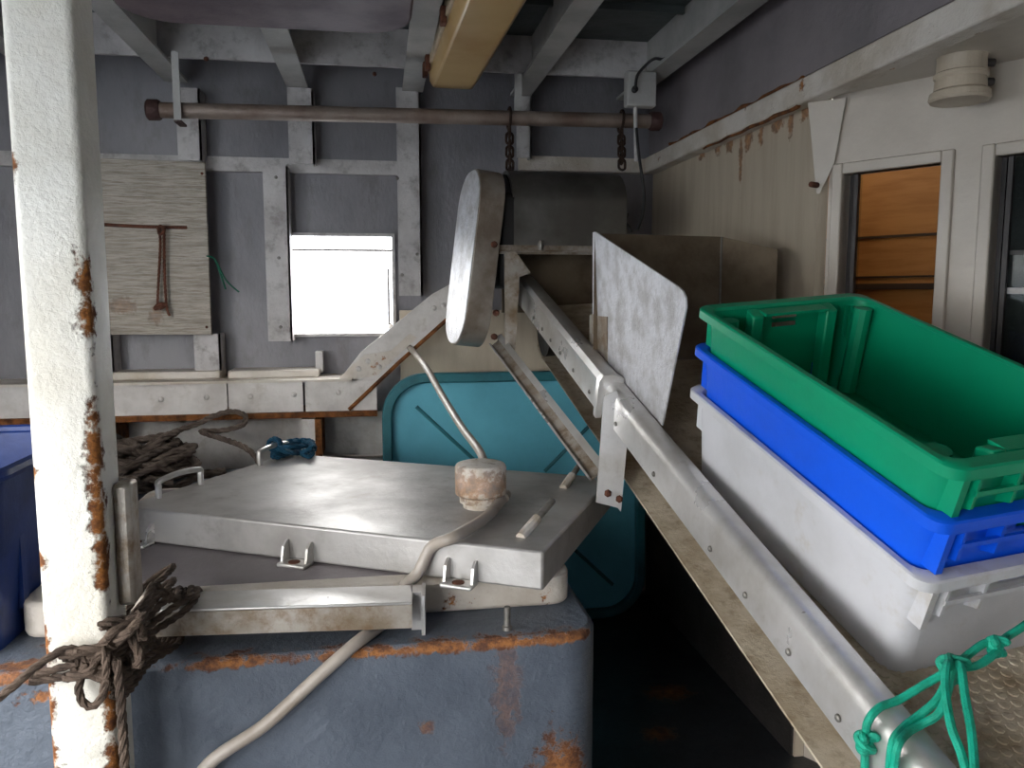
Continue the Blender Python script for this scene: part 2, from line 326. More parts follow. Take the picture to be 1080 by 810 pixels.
# right bulkhead: upper plate, longitudinal band with rust below, lower plate
RX = 1.20
b = BM(); box(b, RX, RX+.03, -1.2, WY, .60, CZ); box(b, RX+.02, RX+.05, 2.11, WY, -1.4, .545)
wall_right = O('wall_right', b, m_cream, kind='structure')
O('upper_plate', box(BM(), RX-.006, RX, -1.2, WY-.01, .61, CZ), m_mauve, wall_right, label='mauve grey plate above the band')
b = BM(); box(b, RX-.03, RX+.03, -1.2, WY-.005, .53, .598); O('band', b, m_rustwhite, wall_right, bev=.006)
b = BM(); tube(b, [(RX-.012+.006*math.sin(i*2.1), 2.16+i*.045, .605+.004*math.sin(i*5)) for i in range(24)], .007, 6, 2); O('rust_seam', b, m_rust, wall_right)
b = BM(); tube(b, [(RX-.022+.004*math.sin(i*1.7), 2.16+i*.045, .528) for i in range(16)], lambda t: .007-.003*t, 6, 2); O('rust_seam', b, m_rust, wall_right)
O('shade_panel', box(BM(), RX+.012, RX+.02, 2.12, WY-.03, -1.4, -.30), m_shade, wall_right, label='dark panel painting shade onto the lower bulkhead')  # dark colour stands in for the shadow under the conveyor
O('edge_angle', box(BM(), 1.10, 1.112, .25, 3.41, .84, CZ), m_mauve, wall_right)
# gusset under the band where the cabin front starts
C0 = A3(1.25, 2.108, 0); cang = math.radians(31); cdv = A3(math.sin(cang), -math.cos(cang), 0); cn = A3(-math.cos(cang), -math.sin(cang), 0)
b = BM(); prism(b, [A3(1.19, 2.13, .53), A3(1.262, 2.06, .53), A3(1.25, 2.085, .36), A3(1.224, 2.108, .28), A3(1.215, 2.11, .28)], A3(.02, .035, 0)); O('gusset', b, m_cabin, wall_right)
O('bolt', lathe(BM(), [(.008, 0), (.008, .03)], A3(1.205, 2.09, .30), (-1, -.5, 0), 8), m_rustrod, wall_right)
O('soffit', prism(BM(), [A3(RX, 2.14, .545), A3(RX, -1.2, .545), A3(3.2, -1.2, .545), A3(3.2, 2.14, .545)], A3(0, 0, .012)), m_cabin, wall_right)
# cabin front with two windows
CP = lambda s, z, d=0: C0+cdv*s+cn*d+A3(0, 0, z)
def cs(x, y): p = on(x, y, C0, cn); return np.dot(p-C0, cdv), p[2]
w1 = (cs(890, 184)[0], cs(994, 172)[0]); w2 = (cs(1051, 163)[0], cs(1051, 163)[0]+.36); WT = .328; WB = -.20
ss = [0, w1[0], w1[1], w2[0], w2[1], 3.8]; zz = [-1.4, WB, WT, .545]
b = BM()
for i in range(5):
    for j in range(3):
        if j == 1 and i in (1, 3): continue
        obox(b, C0, cdv, cn, A3(0, 0, 1), (ss[i], ss[i+1]), (-.03, 0), (zz[j], zz[j+1]))
wall_cabin = O('wall_cabin', b, m_cabin, kind='structure')
for wi, (a, c) in enumerate((w1, w2)):
    fr = BM()
    for (s0, s1, z0, z1) in ((a-.03, a, WB-.03, WT+.03), (c, c+.03, WB-.03, WT+.03), (a, c, WT, WT+.03), (a, c, WB-.03, WB)):
        obox(fr, C0, cdv, cn, A3(0, 0, 1), (s0, s1), (-.045, .012), (z0, z1))
    w = O('window_%d' % (wi+2), fr, m_cabin, kind='structure', bev=.004)
    mu = BM()
    for d0, s0 in ((-.05, a+.001), (-.035, a+.020)): obox(mu, C0, cdv, cn, A3(0, 0, 1), (s0, s0+.011), (d0, d0+.014), (WB, WT))
    O('sash_frame', mu, m_wdark, w)
    if wi == 1:
        O('sash_rail', obox(BM(), C0, cdv, cn, A3(0, 0, 1), (a+.031, c), (-.05, -.036), (.0, .015)), m_rib, w)
        O('sash_rail', obox(BM(), C0, cdv, cn, A3(0, 0, 1), (a+.031, c), (-.05, -.036), (.095, .105)), m_wdark, w)
    s1 = c if wi else a+.031                       # the first window is slid open, its pane stacked in the sash
    O('pane', obox(BM(), C0, cdv, cn, A3(0, 0, 1), (a+.012, s1), (-.046, -.042), (WB, WT)), m_glass, w)
# what the cabin windows show: a varnished locker wall with battens, and a dark sheet standing in for the unlit cabin behind the other window
O('cabin_shade_sheet', obox(BM(), C0, cdv, cn, A3(0, 0, 1), (.40, 1.57), (-.09, -.075), (-.5, .54)), m_shade, wall_cabin, label='dark sheet standing in for the unlit cabin behind the second window')
b = BM(); obox(b, C0, cdv, cn, A3(0, 0, 1), (-.9, .45), (-.62, -.60), (-1.2, .54)); obox(b, C0, cdv, cn, A3(0, 0, 1), (.45, .47), (-.62, -.10), (-1.2, .53))
obox(b, C0, cdv, cn, A3(0, 0, 1), (.47, 1.6), (-.40, -.38), (-1.2, .54)); obox(b, C0, cdv, cn, A3(0, 0, 1), (1.58, 1.6), (-.38, -.04), (-1.2, .54)); cab = O('wall_cabin_lining', b, m_wint, kind='structure')
for (y0, th, d) in ((.19, .008, .01), (.055, .006, .008), (.015, .02, .03)):
    O('batten', obox(BM(), C0, cdv, cn, A3(0, 0, 1), (-.9, .445), (-.60, -.60+d), (y0, y0+th)), m_wedge, cab)
lm = bpy.data.lights.new('cabin_fill', 'POINT'); lm.energy = 0.5; lm.color = (1, .78, .5); lm.shadow_soft_size = .06  # added warm fill that brightens the cabin interior, no fitting seen
lo = bpy.data.objects.new('cabin_fill', lm); sc.collection.objects.link(lo); lo.location = CP(-.15, .45+EZ, -.32)
# unseen walls added to block light, behind the photographer and at the left; low bulwark on the open side
wall_rear_blocker = O('wall_rear_blocker', box(BM(), -1.0, 3.2, -1.25, -1.2, -1.4, 1.3), m_wall, kind='structure')
wall_left_blocker = O('wall_left_blocker', box(box(BM(), -2.4, -2.36, -1.2, 1.7, -1.4, -.45), -1.80, -1.76, 1.70, 3.5, -1.4, CZ), m_wall, kind='structure')  # low bulwark, plus unseen left wall added to cut light on the back bulkhead
wall_header_blocker = O('wall_header_blocker', box(BM(), -1.50, -1.45, -1.2, 1.42, .22, CZ), m_wall, kind='structure')  # unseen header added to keep out high light from the left
#OBJECTS
# ================================================================== THINGS
Z3 = A3(0, 0, 1.0)
# ---- tank (raised blue-grey hatch trunk) -----------------------------------------------------------
TZ = -.72
tank = T('steel_tank', (-.5, 2.4, -1.4), 'blue-grey painted steel steel tank with rusty top edge under the aluminium cover', 'tank')
ol = [(-1.75, 1.58)] + [(.37+.09*math.sin(a), 1.67-.09*math.cos(a)) for a in (math.radians(10*i) for i in range(10))] + [(.46, 3.10), (-.06, 3.10), (-.06, 3.40), (-1.75, 3.40)]
b = BM(); prism(b, [A3(x, y, -1.398) for x, y in ol], A3(0, 0, TZ+1.398)); O('body', b, m_tank, tank, bev=.014)
O('shaded_collar_plate', box(BM(), -.72, .39, 1.79, 2.72, TZ+.07, TZ+.0785), m_inner, tank, label='plate closing the collar, coloured grey for the shade on it')  # grey paints the shade below the cover onto the collar top
b = BM(); prism(b, [A3(x, y, TZ) for x, y in [(x+-.165, y+2.245) for x, y in rrect(1.19, 1.01, .05, 4)]], A3(0, 0, .078)); O('collar', b, m_rustwhite, tank, bev=.01, label='white painted collar with rust at its foot')
p = onz(535, 664, TZ); s_ = O('stud', lathe(BM(), [(.011, 0), (.011, .008), (.0075, .010), (.0075, .05), (.006, .052)], p, seg=12), m_bolt, tank)
# ---- aluminium hatch lid ---------------------------------------------------------------------------
LZ = -.55; LT = .088
FLc, FRc = onz(128, 534, LZ), onz(573, 582, LZ); lx = FRc-FLc; LW = np.linalg.norm(lx); lx /= LW; ly = A3(-lx[1], lx[0], 0); LD = .735
lid = T('metal_cover', FLc+lx*LW/2+ly*LD/2+A3(0, 0, -LT), 'dull aluminium hatch cover with handles and latch lugs, lying askew on the tank', 'cover')
LP = lambda a, c, z=0: FLc+lx*a+ly*c+Z3*z
b = BM(); obox(b, FLc, lx, ly, Z3, (0, LW), (0, LD), (-LT, 0)); O('shell', b, m_lid, lid, bev=.006)
def lug(a):
    """latch lug on the front skirt: base plate, two cheeks"""
    g = O('latch_lug', obox(BM(), LP(a, 0, -LT), lx, -ly, Z3, (-.038, .038), (0, .045), (-.004, .006)), m_alu, lid, bev=.004)
    for sd in (-.036, .030):
        bm = BM(); prism(bm, [LP(a+sd, 0, -LT+.006), LP(a+sd, -.03, -LT+.006), LP(a+sd, -.022, -LT+.04), LP(a+sd, -.008, -LT+.052), LP(a+sd, 0, -LT+.052)], lx*.006); O('cheek', bm, m_alu, g)
    O('latch_hole', lathe(BM(), [(.014, 0), (.014, .003), (.010, .004)], LP(a, -.026, -LT+.005), seg=14), m_rustrod, g)
def px_a(x, y): p = on(x, y, FLc, ly); return np.dot(p-FLc, lx)
for x, y in ((152, 575), (317, 592), (488, 612)): lug(px_a(x, y))
def handle(pts, r=.0085, m=None): O('handle', tube(BM(), pts, r, 8, 5), m or m_alu, lid)
q = [LP(.03, .10), LP(.03, .10, .03), LP(.03, .105, .045), LP(.03, .18, .052), LP(.03, .26, .045), LP(.03, .265, .03), LP(.03, .265, 0)]
handle(q)
q = [LP(.03, .54), LP(.03, .54, .035), LP(.03, .55, .045), LP(.03, .62, .05), LP(.03, .69, .045), LP(.03, .695, .03), LP(.03, .695, 0)]
handle(q)
for (x0, y0), (x1, y1) in (((549, 567), (577, 536)), ((594, 515), (612, 496))):
    p = onz(x0, y0, LZ); d = A3(.10, .12, .05) if x0 < 560 else A3(.075, .095, .05)
    g = O('hinge_peg', tube(BM(), [p, p+d*.5], .012, 10, 1), m_cap, lid); O('peg_tip', tube(BM(), [p+d*.48, p+d], .0085, 10, 1), m_bolt, g)
# ---- vent cap on the lid ---------------------------------------------------------------------------
VC = onz(507, 534, LZ)
vent = T('vent_cap', VC, 'brown-stained white round vent cap standing on the hatch cover', 'vent cap')
O('collar_neck', lathe(BM(), [(.046, 0), (.046, .012), (.055, .014), (.055, .03), (.048, .034)], VC, seg=28), m_cap, vent)
O('cap', lathe(BM(), [(.060, .032), (.066, .036), (.067, .105), (.063, .113), (.050, .117), (.0, .118)][:-1]+[(.004, .118)], VC, seg=36), m_cap, vent, bev=.002)
ov = onz(531, 528, LZ)+A3(0, 0, .022)
O('hose_clip', obox(BM(), ov, rt, A3(0, 1, 0), Z3, (-.045, -.012), (-.03, .03), (-.005, .02)), m_white, vent)
# ---- hoses -----------------------------------------------------------------------------------------
hA = [ony(413, 348, 3.53)+A3(0, .10, .0), ony(412, 347, 3.50)+A3(0, 0, .012), ony(424, 358, 3.42), ony(447, 384, 3.1), ony(468, 420, 2.8), ony(488, 452, 2.5), ony(508, 480, 2.25), VC+A3(.03, .085, .03), VC+A3(.02, .062, .022)]
O('hose', tube(BM(), hA, .0125, 12, 8), m_hose, None, 'grey plastic hose running from the bulkhead window down to the vent cap', 'hose')
hB = [VC+A3(.058, -.02, .024), ov+A3(.0, -.03, .0), onz(512, 546, LZ+.016), onz(480, 566, LZ+.016), LP(px_a(458, 590), -.012, -.012), ony(441, 604, 1.735), ony(427, 618, 1.725), A3(.012, 1.70, TZ+.018), A3(-.06, 1.585, TZ+.012), ony(335, 714, 1.556), ony(280, 764, 1.545), ony(215, 812, 1.53), A3(-.365, 1.51, -1.02), A3(-.40, 1.49, -1.2), A3(-.37, 1.44, -1.36), A3(-.27, 1.34, -1.385), A3(-.1, 1.2, -1.386)]
O('hose', tube(BM(), hB, .0135, 12, 8), m_hose, None, 'grey plastic hose from the vent cap over the tank front towards the deck', 'hose')
# ---- aluminium bar lashed to the post ----------------------------------------------------------------
bl, br = A3(-.50, 1.645, -.69), A3(.055, 1.60, -.69); bx_ = (br-bl); BL = np.linalg.norm(bx_); bx_ /= BL; by_ = A3(-bx_[1], bx_[0], 0)
bar = T('channel_bar', (bl+br)/2+by_*.05, 'stained aluminium channel bar lashed to the white post in front of the hatch cover', 'metal bar')
O('web', obox(BM(), bl, bx_, by_, Z3, (0, BL), (0, .10), (.050, .056)), m_alu, bar, bev=.002)
O('flange', obox(BM(), bl, bx_, by_, Z3, (0, BL), (0, .006), (0, .050)), m_stain, bar)
O('flange', obox(BM(), bl, bx_, by_, Z3, (0, BL), (.094, .10), (0, .050)), m_stain, bar)
g = O('end_bracket', obox(BM(), bl, bx_, by_, Z3, (BL-.004, BL+.022), (.055, .10), (-.028, .056)), m_alu, bar); 
O('bracket_lip', obox(BM(), bl, bx_, by_, Z3, (BL+.018, BL+.026), (.025, .10), (-.028, .060)), m_alu, g)
# ---- white post ------------------------------------------------------------------------------------------
PX0, PX1, PY0, PY1 = -.580, -.474, 1.42, 1.53
post = T('steel_post', (-.527, 1.475, -1.4), 'thick white painted steel post with flaking rust along its edges', 'post')
b = BM(); prism(b, [A3(x-.527, y+1.475, -1.4) for x, y in rrect(.106, .11, .014, 4)], A3(0, 0, 1.4+CZ)); O('shaft', b, m_post, post)
p = ony(120, 505, 1.5); O('lug_plate', box(BM(), PX1, PX1+.03, 1.475, 1.53, -.56, -.335), m_stain, post, bev=.008, label='stained flat lug on the post side')
0 and O('weld_lump', lathe(BM(), [(.004, -.035), (.018, -.03), (.024, -.01), (.024, .015), (.016, .035), (.004, .04)], A3(-.592, 1.5, -.59), seg=12), m_post, post)
O('base_plate', box(BM(), -.62, -.434, 1.38, 1.56, -1.4, -1.388), m_post, post)
# ---- rope lashing the bar to the post -----------------------------------------------------------------------
lash = T('lashing_rope', (-.47, 1.5, -.62), 'dark brown laid rope lashing the channel bar to the white post', 'rope')
def wrap(zl, zr, o=0):
    r = .014+o
    return [A3(PX0-r, PY0-r, zl), A3(-.527, PY0-r-.004, (zl*.6+zr*.4)), A3(PX1+r*.5, PY0-r, zr), A3(PX1+.022, 1.54, zr+.012), A3(-.455, 1.625-r*.3, zr+.02), A3(-.435, 1.67, zr+.035), A3(-.45, 1.745, zr+.02), A3(-.49, 1.68, zr), A3(-.52, PY1+r, zl), A3(PX0-r, PY1+r*.6, zl)]
for i, (zl, zr, o) in enumerate(((-.645, -.60, 0), (-.655, -.63, .003))):
    O('turn', rope(BM(), wrap(zl, zr, o), .007, k=8), m_lash, lash)
for i in range(5):
    z_ = -.585-.016*i; f_ = .004*(i % 2)
    O('turn', rope(BM(), [A3(-.468, 1.405-f_, z_-.03), A3(-.452, 1.44, z_-.012), A3(-.447, 1.54, z_+.002), A3(-.452+.012*i, 1.622-f_, z_+.012), A3(-.432+.012*i, 1.66, -.622+f_), A3(-.44+.012*i, 1.715, -.622+f_), A3(-.445+.012*i, 1.757, -.66), A3(-.46+.01*i, 1.70, -.705), A3(-.455+.01*i, 1.625, -.702), A3(-.446, 1.54, z_-.05), A3(-.452, 1.43, z_-.05), A3(-.47, 1.402-f_, z_-.04)], .0075, k=7), m_lash, lash)
kn = A3(-.50, 1.395, -.625)
O('knot', rope(BM(), [kn+A3(.03*math.cos(a*1.9)+.012*math.cos(a*5), .012*math.sin(a*3.1), .026*math.sin(a*1.3)) for a in np.linspace(0, 9, 26)], .0085, k=5), m_lash, lash)
O('knot', rope(BM(), [A3(-.45, 1.42, -.60)+A3(.03*math.cos(a*1.7), .018*math.sin(a*2.9), .04*math.sin(a*1.1)) for a in np.linspace(0, 9, 26)], .009, k=5), m_lash, lash)
O('loop', rope(BM(), [kn, ony(90, 700, 1.39), ony(83, 728, 1.39), ony(92, 745, 1.385), ony(106, 738, 1.385), ony(112, 712, 1.385), ony(110, 685, 1.39), kn+A3(.01, 0, 0)], .0075, k=8), m_lash, lash)
O('tail', rope(BM(), [A3(-.465, 1.405, -.63), ony(124, 700, 1.39), ony(128, 750, 1.39), ony(132, 815, 1.39), ony(134, 860, 1.39)], .0085, k=8), m_lash, lash)
O('stray_line', rope(BM(), [kn, ony(75, 684, 1.39), ony(45, 698, 1.37), ony(0, 735, 1.34), ony(-60, 775, 1.3), ony(-200, 850, 1.2)], .0075, k=8), m_lash, lash)
# ---- blue bin beyond the post -----------------------------------------------------------------------------------
bn = T('plastic_bin', (-1.04, 1.95, TZ), 'navy blue plastic bin standing on the tank beyond the white post', 'bin')
b = BM(); o1 = [A3(x-1.03, y+1.94, TZ) for x, y in rrect(.52, .56, .05, 4)]; o2 = [A3(x-1.03, y+1.94, -.36) for x, y in rrect(.58, .62, .06, 4)]; o3 = [A3(x-1.03, y+1.94, -.36) for x, y in rrect(.55, .59, .05, 4)]; o4 = [A3(x-1.03, y+1.94, TZ+.02) for x, y in rrect(.49, .53, .05, 4)]
rg = [[b.verts.new(tuple(p)) for p in o] for o in (o1, o2, o3, o4)]
for r0, r1 in zip(rg, rg[1:]):
    for j in range(len(r0)): b.faces.new((r0[j], r0[(j+1) % len(r0)], r1[(j+1) % len(r0)], r1[j]))
b.faces.new(rg[0][::-1]); b.faces.new(rg[-1]); O('body', b, m_bin, bn)
O('rim', tube(BM(), [A3(x-1.03, y+1.94, -.355) for x, y in rrect(.58, .62, .06, 4)], .014, 8, 1, True), m_bin, bn)
for y in (1.78, 1.94, 2.10): O('rib', hexa_ := box(BM(), -.766, -.752, y-.012, y+.012, TZ+.06, -.38), m_bin, bn)
# ---- plywood board, rod, hanging cord, green twine ------------------------------------------------------------------
p, q = ony(84, 353, 3.375), ony(222, 168, 3.375)
p2 = ony(216, 171, 3.375)
b = BM(); prism(b, [A3(p[0], 3.375, p[2]), ony(223, 353, 3.375), p2, A3(p[0], 3.375, ony(90, 166, 3.375)[2])], A3(0, .018, 0))
board = O('plywood_board', b, m_wood, None, 'weathered grey plywood board fixed to the bulkhead frames', 'board', bev=.002)
for x, y in ((213, 183), (218, 345), (96, 345)):
    pp = ony(x, y, 3.374); O('nail', lathe(BM(), [(.006, 0), (.005, .003)], pp, (0, -1, 0), 8), m_rustrod, board)
O('rod', tube(BM(), [ony(95, 236, 3.362), ony(150, 239, 3.362), ony(197, 240, 3.36)], .0065, 8, 2), m_rustrod, None, 'thin rusty rod fixed across the plywood board', 'rod')
cord = T('knotted_rope', ony(172, 335, 3.355), 'reddish-brown doubled rope hanging from the rusty rod', 'rope')
O('strand', rope(BM(), [ony(168, 238, 3.35), ony(169, 260, 3.35), ony(167, 300, 3.352), ony(166, 325, 3.352)], .0055, k=6), m_rustrod, cord)
O('strand', rope(BM(), [ony(173, 238, 3.345), ony(173, 260, 3.35), ony(174, 300, 3.352), ony(176, 325, 3.352), ony(179, 333, 3.352)], .0055, k=6), m_rustrod, cord)
O('knot', tube(BM(), [ony(170, 243, 3.35)+A3(.012*math.cos(a), -.012*math.sin(a*1.5)-.004, .016*math.sin(a)) for a in np.linspace(0, 9, 18)], .006, 6, 3), m_rustrod, cord)
O('knot', tube(BM(), [ony(169, 323, 3.35)+A3(.022*math.cos(a), -.008*math.sin(a*1.5), .010*math.sin(a*1.3)) for a in np.linspace(0, 8, 18)], .007, 6, 3), m_rustrod, cord)
tw = T('green_twine', ony(225, 270, 3.37), 'short green twine caught on the edge of the plywood board', 'twine')
O('strand', tube(BM(), [ony(218, 270, 3.37), ony(226, 273, 3.36), ony(233, 290, 3.37), ony(238, 305, 3.38)], .0035, 6, 5), m_twine, tw)
O('strand', tube(BM(), [ony(218, 270, 3.368), ony(227, 274, 3.355), ony(238, 295, 3.36), ony(252, 308, 3.38)], .003, 6, 5), m_twine, tw)
# ---- heap of old rope behind the lid -------------------------------------------------------------------------------------
heap = T('rope_heap', (-.78, 3.1, TZ), 'tangled heap of weathered brown rope on the tank below the stringer', 'rope')
rnd = random.Random(3)
for i in range(22):
    q_ = i/22; cx, cy = -.93+.02*rnd.uniform(-6, 12)*(1-.5*q_), 3.04+rnd.uniform(-.08, .08); z0 = TZ+.03+.16*q_; rx, ry = rnd.uniform(.09, .2)*(1-.3*q_), rnd.uniform(.06, .13); ph = rnd.uniform(0, 6); tl_ = rnd.uniform(-.035, .045)*(.4+q_)
    pts = [A3(cx+rx*math.cos(a+ph)*(1+.15*math.sin(3*a)), cy+ry*math.sin(a+ph), max(TZ+.016, z0+tl_*math.sin(a+ph+1)+.012*math.sin(2*a+ph))) for j, a in enumerate(np.linspace(0, 5.6, 11))]
    O('coil', rope(BM(), pts, .0135, k=6), m_rope, heap)
def hp(pts, r=.0135): O('bight', rope(BM(), [onz(x, y, TZ+z) if not isinstance(z, tuple) else ony(x, y, z[0]) for x, y, z in pts], r, k=7), m_rope, heap)
hp([(150, 478, .03), (185, 462, .10), (215, 455, .12), (240, 462, .10), (262, 470, .07)])
hp([(140, 470, .08), (170, 455, .12), (205, 448, .16), (232, 452, .14), (268, 468, .06)])
hp([(150, 474, (3.08,)), (178, 458, (3.14,)), (208, 447, (3.2,)), (222, 440, (3.18,)), (243, 434, (3.16,)), (258, 438, (3.16,)), (256, 448, (3.18,)), (235, 454, (3.2,)), (212, 455, (3.18,)), (232, 462, (3.1,)), (255, 470, (3.0,)), (268, 480, (2.97,)), (276, 494, (2.96,))], .011)
hp([(128, 495, .02), (150, 488, .05), (180, 480, .04), (200, 492, .02), (170, 497, .02)])
br_ = T('blue_rope', onz(262, 474, TZ+.06), 'short tangle of faded blue rope tied to the back handle of the cover', 'rope')
hc = LP(.03, .62, .05)
O('tangle', rope(BM(), [hc+A3(.06+.065*math.cos(a*1.3), .05+.06*math.sin(a*2.1), -.022+.018*math.sin(a*1.7)) for a in np.linspace(0, 19, 60)], .0085, k=4), m_brope, br_)
O('turn', rope(BM(), [hc+A3(.02*math.cos(a), .01*a/3, .02*math.sin(a)) for a in np.linspace(0, 11, 30)], .0075, k=4), m_brope, br_)
O('thin_pipe', tube(BM(), [ony(338, 478, 3.44), ony(352, 479, 3.44), ony(366, 481, 3.44), ony(400, 481, 3.44), ony(450, 482, 3.44)], .006, 8, 5), m_hose, None, 'thin pale pipe along the foot of the white bulkhead plate', 'pipe')
# ---- teal tub lid leaning behind the trunk ----------------------------------------------------------------------------------
tl = T('tub_lid', (.56, 3.25, -1.4), 'large turquoise plastic tub lid with rounded corners leaning on the bulkhead', 'tub lid')
tc_ = A3(.562, 3.26, -.862); tz = A3(0, .05, 1); tz /= np.linalg.norm(tz); tn = np.cross(tz, (1.0, 0, 0)); tn = -tn if tn[1] > 0 else tn
TP = lambda x, z, d=0: tc_+A3(x, 0, 0)+tz*z+tn*d
b = BM(); prism(b, [TP(x, z, 0) for x, z in rrect(1.10, 1.07, .17, 8)], -tn*.05); O('panel', b, m_teal, tl, bev=.006)
b = BM(); r1 = rrect(1.12, 1.075, .18, 8); r2 = rrect(1.04, .995, .14, 8); r0 = [[b.verts.new(tuple(TP(x, z, d))) for x, z in rr] for rr, d in ((r1, -.05), (r1, .030), (r2, .030), (r2, -.002))]; n_ = len(r1)
for i in range(4):
    for j in range(n_): b.faces.new((r0[i][j], r0[i][(j+1) % n_], r0[(i+1) % 4][(j+1) % n_], r0[(i+1) % 4][j]))
O('rim', b, m_tealdk, tl, bev=.006, label='dark teal raised rim')
for sx_, sz_ in ((-1, 1), (1, 1), (-1, -1), (1, -1)):
    O('rib', tube(BM(), [TP(sx_*.42, sz_*.40, .0), TP(sx_*.12, sz_*.11, .0)], .008, 8, 1), m_tealdk, tl)
# ================================================================== overhead fittings
pa, pb = ony(163, 116, 3.05), ony(690, 128, 3.05)
pipe = T('overhead_pipe', (pa+pb)/2, 'long worn steel pipe slung under the deck beams with dark end caps', 'pipe')
O('tube', cyl(BM(), pa, pb, .027, 20), m_pipe, pipe)
pd = (pb-pa)/np.linalg.norm(pb-pa)
for p, s in ((pa, -1), (pb, 1)): O('end_cap', lathe(BM(), [(.031, -.02), (.036, -.012), (.036, .02), (.030, .026)], p, pd*s, 20), m_pipecap, pipe)
p = ony(190, 116, 3.05); O('hanger_strap', box(BM(), p[0]-.012, p[0]+.012, 3.005, 3.012, p[2]-.05, .83), m_beam, pipe)
O('hanger_strap', (lambda b: [box(b, p[0]-.012, p[0]+.012, 3.005, 3.09, p[2]-.05, p[2]-.043)] and b)(BM()), m_pipecap, pipe)
p = ony(548, 116, 3.05); O('hanger_strap', box(BM(), p[0]-.014, p[0]+.014, 3.08, 3.087, p[2]-.03, .83), m_beam, pipe)
# chains
def link(bm, c, L, W, r, ax, ay):
    pts = [c+ax*(W/2*math.cos(a))+ay*((L/2-W/2)*(1 if math.sin(a) > 0 else -1)+W/2*math.sin(a)) for a in np.linspace(0, 2*math.pi, 16, endpoint=False)]
    return tube(bm, pts, r, 6, 1, True)
def chain(top, bot, label):
    t = T('hanging_chain', bot, label, 'chain'); d = bot-top; n = np.linalg.norm(d); d /= n; k = max(2, int(n/.030)); X_ = np.cross(d, (0, 1.0, 0)); X_ /= np.linalg.norm(X_); Y_ = np.cross(d, X_)
    sh = BM(); tube(sh, [top+X_*(.034*math.cos(a))*0+Y_*(.036*math.cos(a))+A3(0, 0, .036*math.sin(a))-A3(0, 0, .0) for a in np.linspace(0, 2*math.pi, 18, endpoint=False)], .0055, 6, 1, True); O('shackle', sh, m_chain, t)
    s0 = .036
    for i in range(k):
        c = top+d*(s0+.018+i*(n-s0-.018)/k); O('link', link(BM(), c, .046, .026, .0048, X_ if i % 2 else Y_, d), m_chain, t)
    return t
chain(ony(537, 125, 3.05), ony(538, 196, 2.98), 'rusty chain hanging from the pipe beside the oval machine guard')
chain(ony(655, 128, 3.05), ony(656, 180, 2.98), 'rusty chain hanging from the pipe end to the machine hood')
# fluorescent lamp (switched off)
lampo = T('ceiling_lamp', (.335, 2.4, .74), 'yellowed fluorescent ceiling lamp with long plastic diffuser, switched off', 'lamp')
LAx = A3(-.035, 1, 0); LAx /= np.linalg.norm(LAx); LAw = A3(LAx[1], -LAx[0], 0); LO = A3(.318, 1.80, 0)
def lprof(pts, a, c): bm = BM(); prism(bm, [LO+LAw*x+Z3*z+LAx*a for x, z in pts], LAx*(c-a)); return bm
O('diffuser', lprof([(-.085, .80), (-.082, .765), (-.07, .742), (.07, .742), (.095, .775), (.10, .80)], 0.02, 1.20), m_lamp, lampo, bev=.006)
O('housing', lprof([(-.095, .795), (.103, .795), (.10, .86), (-.09, .86)], 0.0, 1.215), m_lampbody, lampo, bev=.004)
for a in (.12, .6, 1.08, 1.17): O('clip', lprof([(-.108, .775), (-.09, .775), (-.09, .825), (-.108, .825)], a, a+.035), m_rustrod, lampo, bev=.003)
# rounded board slung under the beams
b = BM(); prism(b, [A3(x-.29, y+2.10, .775) for x, y in rrect(.79, .86, .14, 8)], A3(0, 0, .03)); pn = T('overhead_board', (-.29, 2.1, .775), 'mauve-grey board with rounded corners slung under the deck beams', 'board')
O('panel', b, m_panel, pn, bev=.008)
b = BM(); prism(b, [A3(x-.29, y+2.10, .805) for x, y in rrect(.70, .78, .12, 8)], A3(0, 0, .02)); O('stiffening_frame', b, m_mauve, pn)
# junction box with conduit and cable
jb = T('junction_box', ony(675, 112, 2.98), 'small grey junction box beneath the deck beam by the pipe end', 'junction box')
p, q = ony(659, 113, 2.98), ony(690, 88, 2.98); O('body', box(BM(), p[0], q[0], 2.95, 3.0, p[2], .825), m_beam, jb, bev=.006)
c_ = ony(669, 95, 2.95); O('gland', lathe(BM(), [(.012, 0), (.012, .012), (.007, .016)], c_, (0, -1, .2), 12), m_black, jb)
O('conduit', cyl(BM(), ony(670, 112, 2.975), ony(671, 170, 2.975), .0075, 10), m_rib, jb)
cb = T('black_cable', ony(672, 243, 2.9), 'black cable looping down from the junction box to the machine', 'cable')
O('drop', tube(BM(), [ony(671, 135, 2.965), ony(674, 165, 2.95), ony(679, 200, 2.93), ony(678, 225, 2.92), ony(672, 243, 2.92)], .0055, 8, 8), m_black, cb)
O('feed', tube(BM(), [c_+A3(0, -.012, .002), ony(672, 80, 2.93), ony(680, 70, 2.92), ony(690, 62, 2.90), A3(1.035, 2.86, .845), A3(1.045, 2.7, .845)], .0055, 8, 8), m_black, cb)
O('hook', tube(BM(), [ony(662, 225, 2.9), ony(660, 234, 2.9), ony(664, 240, 2.9), ony(666, 245, 2.9)], .005, 8, 5), m_black, cb)
